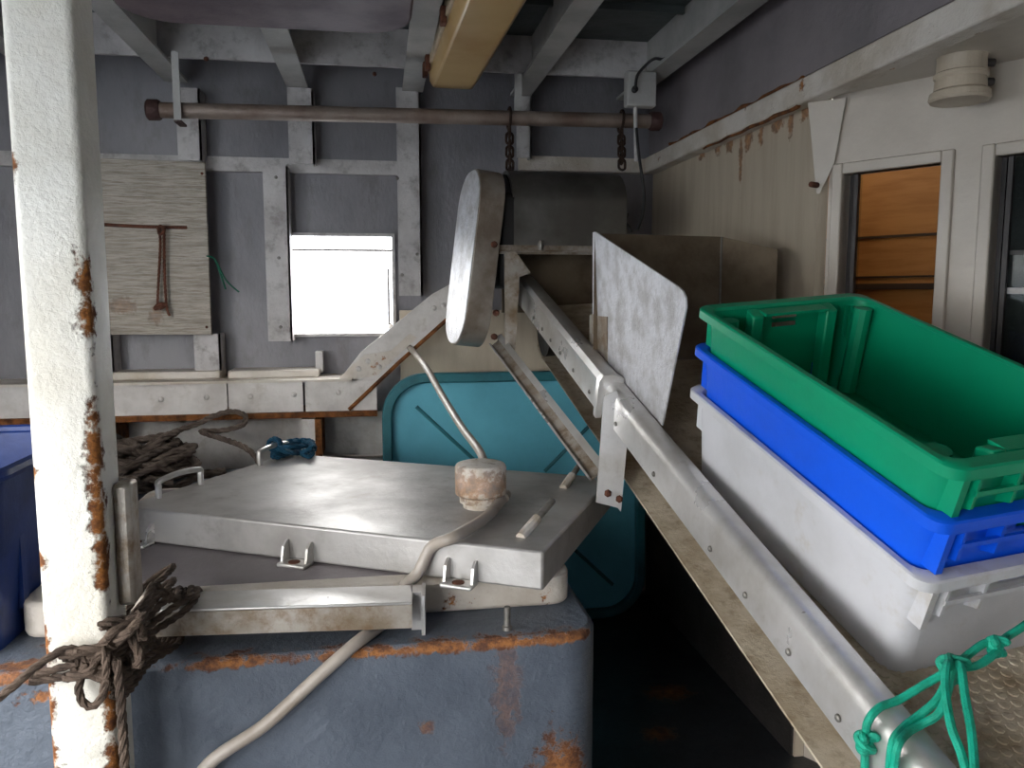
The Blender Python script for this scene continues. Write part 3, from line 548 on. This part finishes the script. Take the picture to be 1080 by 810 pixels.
# ribbed ventilator under the soffit on the cabin front
vx = on(1014, 72, C0+cn*.12, cn)
vt = T('ribbed_vent', A3(vx[0], vx[1], .445), 'cream ribbed round vent fitting on the cabin front above the window', 'vent')
vb = A3(vx[0], vx[1], .445)
O('barrel', lathe(BM(), [(.062, 0), (.066, .006), (.064, .02), (.056, .026), (.054, .05), (.058, .055), (.058, .062), (.053, .066), (.052, .095), (.056, .105)], vb, seg=28), m_cream, vt)
for z in (.045, .088): O('bolt', cyl(BM(), vb+A3(0, 0, z)+rt*.05, vb+A3(0, 0, z)+rt*.075, .009, 10), m_wdark, vt)
O('bracket', obox(BM(), vb, cdv, cn, Z3, (-.02, .02), (-.125, -.05), (.02, .10)), m_cream, vt)
# ================================================================== conveyor
CN = A3(-.035, -.295, .955); CN /= np.linalg.norm(CN); S_ = .925
gA, gB, gC = S_*A3(.73, 1.782, -.027), S_*A3(.827, 1.022, -.258), S_*A3(1.177, 1.829, .005)
PL = gB-CN*.36*S_
r0_, r1_ = on(960, 753, PL, CN), on(630, 372, PL, CN); ce = (r1_-r0_)/np.linalg.norm(r1_-r0_); cw = np.cross(ce, CN); cw /= np.linalg.norm(cw); cnn = np.cross(cw, ce)
K = lambda t, a, c: r0_+ce*t+cw*a+cnn*c                       # along the rail, across to the right, up off the belt
tof = lambda x, y: np.dot(on(x, y, r0_, cw)-r0_, ce)          # position along the rail of a pixel on the rail's edge
T0, T1 = -.62, 2.13; T2 = 2.27; TJ = tof(657, 404); BZ = -.074; BW = .50
cv = T('conveyor', K(.5, .25, -1.0)*A3(1, 1, 0)+A3(0, 0, -1.4), 'inclined aluminium fish conveyor with riveted side rails and beige belt, under the crates', 'conveyor')
def rail(t0, t1, g, sgn=1, off=0.0, name='side_rail', up_=0):
    pr = [(off, .0+g), (-.022+off-up_*.5, .004+g+up_*.7), (-.036-g-up_, .001+g+up_), (-.046-g-up_, -.010+up_), (-.050-g, -.024), (-.056-g, -.088-g), (-.051-g, -.088-g), (-.045, -.026), (-.038, -.012), (-.02, -.006), (-.004+off, -.008), (-.004+off, -.09), (off, -.09)]
    if sgn < 0: pr = [(BW-a, c) for a, c in pr]
    bm = BM(); prism(bm, [K(t0, a, c) for a, c in pr], ce*(t1-t0)); return O(name, bm, m_alu, cv, ang=50)
low = rail(T0, TJ+.004, 0); uprail = rail(TJ, T2, .005, up_=.014); rail(T0, T1, 0, -1)
O('joint_sleeve', (lambda bm: prism(bm, [K(TJ-.004, a, c) for a, c in ((.002, .012), (-.028, .026), (-.058, .026), (-.070, .008), (-.074, -.10), (-.058, -.10), (-.046, -.03), (.002, -.03))], ce*.022))(BM()), m_alu, cv)
rv = None
def fl_t(x, y, a, c): return np.dot(on(x, y, K(0, a, c), cw)-K(0, a, c), ce)
for x, y, g in ((565, 344, .006), (574, 354, .006), (583, 364, .006), (593, 378, .006), (607, 394, .006), (624, 418, .006), (651, 434, 0), (690, 502, 0), (750, 578, 0), (787, 627, 0), (833, 685, 0), (886, 753, 0)):
    t = fl_t(x, y, -.054, -.068); c = K(t, -.055-g, -.066); O('rivet', lathe(BM(), [(.0065, 0), (.006, .003), (.003, .005)], c, -cw, 10), m_bolt, low if g == 0 else uprail)
# belt: upper run, return run, wrap at head drum and tail drum
def sheet(pts, a0, a1, th, m, name, **k):
    bm = BM(); P = [K(t, 0, c) for t, c in pts]; R = []
    for i in range(len(P)):
        d = P[min(i+1, len(P)-1)]-P[max(i-1, 0)]; nn = np.cross(cw, d); nn /= np.linalg.norm(nn)
        R.append([bm.verts.new(tuple(P[i]+cw*a+nn*s)) for a, s in ((a0, 0), (a1, 0), (a1, -th), (a0, -th))])
    for u_, v_ in zip(R, R[1:]):
        for j in range(4): bm.faces.new((u_[j], u_[(j+1) % 4], v_[(j+1) % 4], v_[j]))
    bm.faces.new(R[0][::-1]); bm.faces.new(R[-1]); return O(name, bm, m, cv, ang=50, **k)
RH = .10; lo_ = BZ-2*RH+.0
loop = [(T0+.05, BZ), (T1-.06, BZ)] + [(T1-.06+RH*math.sin(a), BZ-RH+RH*math.cos(a)) for a in np.linspace(.25, math.pi, 8)] + [(T0+.05, lo_)]
belt = sheet(loop, .004, BW-.004, .006, m_belt, 'belt')
pts = [K(T1-.06, a, BZ-RH) for a in (.01, BW-.01)]; O('head_drum', cyl(BM(), pts[0], pts[1], RH-.008, 20), m_dark, cv)
pts = [K(T0+.05, a, BZ-RH) for a in (.01, BW-.01)]; O('tail_drum', cyl(BM(), pts[0], pts[1], RH-.008, 20), m_steel, cv)
bm = BM()
for i in range(34):                                            # raised crescents of the non-slip belt face, near end
    for j in range(21):
        t = -.45+i*.019; a = .02+j*.022+(.011 if i % 2 else 0)
        if a > BW-.02: continue
        c = K(t, a, BZ); ring = []
        for h, r in ((0, .0085), (.0022, .0075), (.0026, .004)): ring.append([bm.verts.new(tuple(c+r*(math.cos(q)*ce+math.sin(q)*cw)+cnn*h*(1 if math.cos(q) < .3 else .3))) for q in (2*math.pi*k/8 for k in range(8))])
        for u_, v_ in zip(ring, ring[1:]):
            for k in range(8): bm.faces.new((u_[k], u_[(k+1) % 8], v_[(k+1) % 8], v_[k]))
        bm.faces.new(ring[-1])
O('belt_studs', bm, m_belt, belt, kind='stuff')
for a in (-.03, BW-.01):                                       # legs near the low end
    p = K(-.35, a, -.09); O('leg', box(BM(), p[0], p[0]+.04, p[1]-.02, p[1]+.02, -1.4, p[2]+.02), m_alu, cv)
# hanging bracket, lower brace
bt = fl_t(645, 420, -.062, -.02)
p = ony(0, 0, 1)
bY = K(bt, -.062, -.05)
def bp(x, y): return on(x, y, bY, A3(-.25, -1, 0))
b = BM(); prism(b, [bp(*t) for t in ((637, 418), (650, 412), (653, 536), (629, 530))], A3(.0, .006, 0)); brk = O('bracket', b, m_alu, cv)
b = BM(); prism(b, [bp(*t) for t in ((650, 412), (663, 450), (655, 540), (652, 536))], A3(.01, .03, 0)); O('bracket_flange', b, m_alu, brk)
c = bp(641, 520); O('bolt', lathe(BM(), [(.010, 0), (.010, .008), (.005, .012)], c, (-.25, -1, 0), 6), m_rustrod, brk)
c = bp(653, 526); O('bolt', lathe(BM(), [(.010, 0), (.010, .008), (.005, .012)], c, (-.25, -1, 0), 6), m_rustrod, brk)
ba, bb = ony(524, 360, 2.93), bp(634, 502)+A3(0, .03, 0); bd = bb-ba; bn_ = np.linalg.norm(bd); bd /= bn_; bw = np.cross(ba, bd); bw /= np.linalg.norm(bw); bw = -bw if bw[0] < 0 else bw; bu = np.cross(bw, bd); bu = -bu if np.dot(bu, ba) > 0 else bu
brc = O('brace', obox(BM(), ba, bd, bw, bu, (0, bn_), (-.030, .030), (-.006, 0)), m_stain, cv)
O('brace_lip', obox(BM(), ba, bd, bw, bu, (0, bn_), (.008, .030), (-.006, .016)), m_alu, brc); O('brace_lip', obox(BM(), ba, bd, bw, bu, (0, bn_), (-.030, -.024), (-.006, .012)), m_alu, brc)
# oval belt guard
gy = math.radians(9); gr = math.radians(7)
gn = A3(-math.cos(gy), -math.sin(gy), 0); gu = A3(-math.sin(gy), math.cos(gy), 0)           # outward face normal, depth direction
gz = A3(-math.sin(gr), 0, math.cos(gr)); gz = A3(math.sin(gr), 0, math.cos(gr)); gn = np.cross(gu, gz); gn = -gn if gn[0] > 0 else gn
gc = ony(488, 272, 2.95)
st = [gu*x+gz*z for x, z in rrect(.29, .64, .125, 8)]
b = BM(); prism(b, [gc+s for s in st], -gn*.092); grd = O('belt_guard', b, m_guard, cv, bev=.003, label='oval sheet-metal belt guard')
b = BM(); prism(b, [gc+s*.985 for s in st], gn*.004); O('guard_face', b, m_galv, grd, bev=.002)
for x, y in ((521, 258), (523, 330), (521, 355)):
    c = ony(x, y, 2.80); O('catch', lathe(BM(), [(.012, 0), (.012, .012), (.006, .02)], c, (0, -1, 0), 8), m_rustrod, grd)
O('gearbox', box(BM(), .425, .50, 2.86, 3.08, .02, .36), m_dark, cv, bev=.02)
O('drive_shaft', cyl(BM(), A3(.40, 2.97, .28), A3(.56, 2.97, .28), .05, 16), m_dark, cv)
# drum hood
hw = cw*A3(1, 1, 0); hw /= np.linalg.norm(hw); hd = A3(-hw[1], hw[0], 0); h0 = ony(541, 262, 2.86); HW = .43
pr = [(0, .0), (0, .17)] + [(.15-.15*math.cos(a), .17+.125*math.sin(a)) for a in np.linspace(.2, math.pi, 10)] + [(.30, .0)]
b = BM(); prism(b, [h0+hd*x+Z3*z for x, z in pr], hw*HW); hood = O('drum_hood', b, m_steel, cv, ang=30, label='grey sheet hood with rounded top')
b = BM(); prism(b, [h0-hw*.004+hd*x+Z3*z for x, z in [(.02+.86*x, .95*z) for x, z in pr]], hw*.003); O('end_opening', b, m_dark, hood)
O('edge_angle', obox(BM(), h0, hw, hd, Z3, (-.05, HW), (-.025, .0), (-.012, -.006)), m_stain, hood); O('edge_angle', obox(BM(), h0, hw, hd, Z3, (-.05, HW), (-.006, .0), (-.02, .012)), m_stain, hood)
O('bolt', lathe(BM(), [(.010, 0), (.010, .014), (.012, .014), (.012, .02), (.006, .035)], h0+hw*.10+hd*-.012+Z3*-.006, seg=8), m_bolt, hood)
O('apron', obox(BM(), h0, hw, hd, Z3, (.0, HW), (.20, .208), (-.235, -.0)), m_brown, cv)
b = BM(); prism(b, [ony(*t, 2.84) for t in ((532, 268), (543, 264), (560, 288), (548, 292), (543, 375), (533, 372))], A3(0, .01, 0)); O('cheek_plate', b, m_stain, cv)
# guide plates: left side plate, back plate with folded wing
def lp(x, y): return on(x, y, r0_+cw*.006, cw)
sp = [lp(625, 245), lp(628, 244.5)] + [lp(*t) for t in ((716, 303), (720, 307), (723, 314), (723.5, 324), (720, 342), (698, 449), (625, 369))]
b = BM(); prism(b, sp, cw*.004); gpl = O('guide_plate', b, m_galv, cv, label='scuffed bright sheet guide plate')
b = BM(); prism(b, [lp(*t)-cw*.004 for t in ((623, 332), (628, 331), (628, 374), (623, 370))], cw*.004-ce*.0); O('hinge_leaf', b, m_stain, gpl)
b = BM(); prism(b, [lp(*t)-cw*.003 for t in ((630, 333), (641, 334), (641, 392), (630, 380))], cw*.003); O('hinge_leaf', b, m_stain, gpl)
bA = lp(627, 246); bwv = hw
bz = lambda a, z: A3(*(bA+bwv*a)[:2], z)
zt = bA[2]; fo = .405
b = BM(); prism(b, [bz(.0, zt), bz(fo, zt-.004), bz(fo, -.20), bz(.0, -.20)], A3(.05, .003, 0)*.08); bpl = O('back_plate', b, m_brown, cv, label='dull brown-grey back plate with folded wing')
wd_ = A3(.10, -.16, 0); b = BM(); f0 = bz(fo, zt-.004); prism(b, [f0, f0+wd_+A3(0, 0, -.045), f0+wd_+A3(0, 0, -.30), A3(f0[0], f0[1], -.20)], A3(.003, .003, 0)); O('wing', b, m_brown, bpl)
b = BM(); tube(b, [f0, A3(f0[0], f0[1], -.2)], .004, 6, 1); O('fold', b, m_steel, bpl)
# ================================================================== crates
cu = (gB-gA); CL = np.linalg.norm(cu); cu /= CL; cx_ = gC-gA; CWd = np.linalg.norm(cx_); cx_ /= CWd; cx_ = cx_-cu*np.dot(cx_, cu); cx_ /= np.linalg.norm(cx_); cz_ = np.cross(cu, cx_); cz_ = -cz_ if cz_[2] < 0 else cz_
CC = gA+cu*CL/2+cx_*CWd/2
def crate(drop, m, label, inner, H=.217):
    """stack-and-nest fish crate: tapering shell, rim lip, end handles with gussets, inner corner posts"""
    Q = lambda x, y, z: CC-cz_*drop+cu*x+cx_*y+cz_*z             # x along (to the camera), y across, z up from the rim
    t = T('fish_crate', Q(0, 0, -H), label, 'crate', 'stacked fish crates')
    RL, RW = CL-.05, CWd-.024; dr = .075
    def ring(L, W, z, r=.035): return [Q(x, y, z) for x, y in rrect(L, W, r, 5)]
    prof = [(RL-2*dr*H, RW-2*dr*H, -H), (RL, RW, -.004), (RL-.008, RW-.008, -.004), (RL-.008-2*dr*(H-.012), RW-.008-2*dr*(H-.012), -H+.006)]
    b = BM(); R = [[b.verts.new(tuple(p)) for p in ring(L, W, z, .035 if i in (0, 1) else .031)] for i, (L, W, z) in enumerate(prof)]; n = len(R[0])
    # leave the hand slot open in both end walls: faces lying on the straight end runs are rebuilt around a slot
    ends = {5: 0, 17: 0}
    for i, (u_, v_) in enumerate(zip(R, R[1:])):
        for j in range(n):
            if i in (0, 2) and (j == n-1 or j == 11): continue
            b.faces.new((u_[j], u_[(j+1) % n], v_[(j+1) % n], v_[j]))
    b.faces.new(R[0][::-1]); b.faces.new(R[-1])
    for i in (0, 2):
        for j in (n-1, 11):
            c = [R[i][j], R[i][(j+1) % n], R[i+1][(j+1) % n], R[i+1][j]]      # lower a, lower b, upper b, upper a
            P = [np.array(v.co[:]) for v in c]; S = lambda s, h: (P[0]*(1-s)+P[1]*s)*(1-h)+(P[3]*(1-s)+P[2]*s)*h
            ss_ = [.40, .60]; hh = [.76, .90] if i == 0 else [.10, .24]
            g = [[c[0], None, None, c[1]], [None]*4, [None]*4, [c[3], None, None, c[2]]]
            sv = [0, ss_[0], ss_[1], 1]; hv = [0, hh[0], hh[1], 1]
            for a_ in range(4):
                for d_ in range(4):
                    if g[a_][d_] is None: g[a_][d_] = b.verts.new(tuple(S(sv[d_], hv[a_])))
            for a_ in range(3):
                for d_ in range(3):
                    if (a_, d_) != (1, 1): b.faces.new((g[a_][d_], g[a_][d_+1], g[a_+1][d_+1], g[a_+1][d_]))
    O('body', b, m, t, ang=40)
    # rim lip
    b = BM(); rr = [(CL, CWd, -.020), (CL, CWd, -.003), (CL-.006, CWd-.006, 0), (RL-.004, RW-.004, 0), (RL-.010, RW-.010, -.006), (RL+.0, RW+.0, -.010), (CL-.006, CWd-.006, -.020)]
    R = [[b.verts.new(tuple(p)) for p in ring(L, W, z, .03)] for L, W, z in rr]; n = len(R[0])
    for i in range(len(R)):
        u_, v_ = R[i], R[(i+1) % len(R)]
        for j in range(n): b.faces.new((u_[j], u_[(j+1) % n], v_[(j+1) % n], v_[j]))
    O('rim', b, m, t, ang=40)
    for s in (-1, 1):                                            # handle ends
        xo = s*(CL/2-.004); xi = s*(RL/2-.01)
        rb = [-.155, -.085, .085, .155]
        for y in rb:
            b = BM(); prism(b, [Q(xi, y, -.018), Q(xo, y, -.018), Q(xo-s*.004, y, -.075), Q(xi-s*.008, y, -.090)], cx_*.006); O('gusset', b, m, t)
        hb = BM(); obox(hb, Q(xo, 0, 0), cu, cx_, cz_, (-.006*s if s > 0 else 0, 0 if s > 0 else .006), (-.155, .161), (-.052, -.044)); O('handle_bar', hb, m, t)
        for y in (-CWd/2+.03, CWd/2-.042):
            b = BM(); prism(b, [Q(xi-s*.004, y, -.02), Q(xo-s*.004, y, -.02), Q(xo-s*.010, y, -.10), Q(xi-s*.010, y, -.10)], cx_*.012); O('corner_post', b, m, t)
        if inner:
            for y0, y1 in ((-.105, -.078), (.078, .105)):
                b = BM(); prism(b, [Q(xi-s*.004, y0, -.004), Q(xi-s*.036, y0, -.012), Q(xi-s*.046, y0, -.20), Q(xi-s*.018, y0, -.20)], cx_*(y1-y0)); O('inner_block', b, m, t, bev=.004)
            b = BM(); obox(b, Q(xi, 0, 0), cu, cx_, cz_, ((-.040 if s > 0 else .004), (-.004 if s > 0 else .040)), (-.078, .078), (-.012, -.006)); O('handle_shelf', b, m, t)
            for sy in (-1, 1):
                c0 = Q(s*(RL/2-.05), sy*(RW/2-.03), -.012); c1 = Q(s*(RL/2-.062), sy*(RW/2-.042), -.205); O('inner_post', tube(BM(), [c0, c1], .020, 10, 1), m, t)
    return t
crate(0, m_green, 'green plastic fish crate, empty and open, topmost of the nested stack', True)
crate(.0875, m_blue, 'blue plastic fish crate nested between the green and the grey crates', False)
crate(.190, m_greyc, 'light grey plastic fish crate standing on the conveyor belt', False)
# ---- turquoise rope on the low end of the rail -------------------------------------------------------------------------------
tr = T('turquoise_rope', K(.0, .05, .03), 'turquoise cord knotted round the conveyor side rail', 'rope')
def tp(x, y, a=0, c=.012): q = on(x, y, K(0, a, c), cnn); return q
def sd(x, y, a=-.064): return on(x, y, K(0, a, 0), cw)
kk = tp(1005, 705, 0, .05)
rp_ = lambda n_, pts, r=.0058: O(n_, tube(BM(), pts, r, 8, 7), m_trope, tr)
rp_('strand', [kk, tp(975, 722, 0, .03), tp(948, 738, 0, .012), tp(928, 746, 0, .010), sd(916, 760), sd(913, 778), sd(912, 812), sd(911, 850)])
rp_('strand', [kk, tp(988, 738, 0, .03), tp(966, 757, 0, .012), tp(952, 768, 0, .010), sd(942, 782), sd(938, 812), sd(936, 850)])
rp_('strand', [kk+A3(.004, 0, .01), tp(993, 748, 0, .03), tp(972, 764, 0, .012), tp(958, 772, 0, .012), sd(947, 786), sd(943, 812), sd(941, 850)])
rp_('strand', [kk, tp(999, 700, 0, .07), tp(997, 725, 0, .06), tp(1003, 765, 0, .05), tp(1014, 795, 0, .04), tp(1022, 825, 0, .03)])
rp_('strand', [kk, tp(1013, 702, 0, .07), tp(1018, 735, 0, .06), tp(1025, 775, 0, .05), tp(1029, 825, 0, .04)])
rp_('strand', [kk, tp(1022, 690, 0, .06), tp(1040, 678, 0, .07), tp(1054, 680, 0, .07), tp(1048, 690, 0, .065), tp(1030, 702, 0, .06), kk])
rp_('strand', [tp(1048, 684, 0, .07), tp(1062, 672, 0, .07), tp(1080, 660, 0, .08), tp(1120, 630, 0, .10), tp(1200, 570, 0, .15)])
def knot(c, r, n_): O('knot', tube(BM(), [c+A3(r*math.cos(a*1.9), r*.8*math.sin(a*2.7), r*1.1*math.sin(a*1.3)) for a in np.linspace(0, 10, 30)], .0055, 8, 4), m_trope, tr)
knot(kk, .014, 'k'); knot(tp(1052, 681, 0, .07), .009, 'k'); knot(sd(914, 782), .010, 'k')
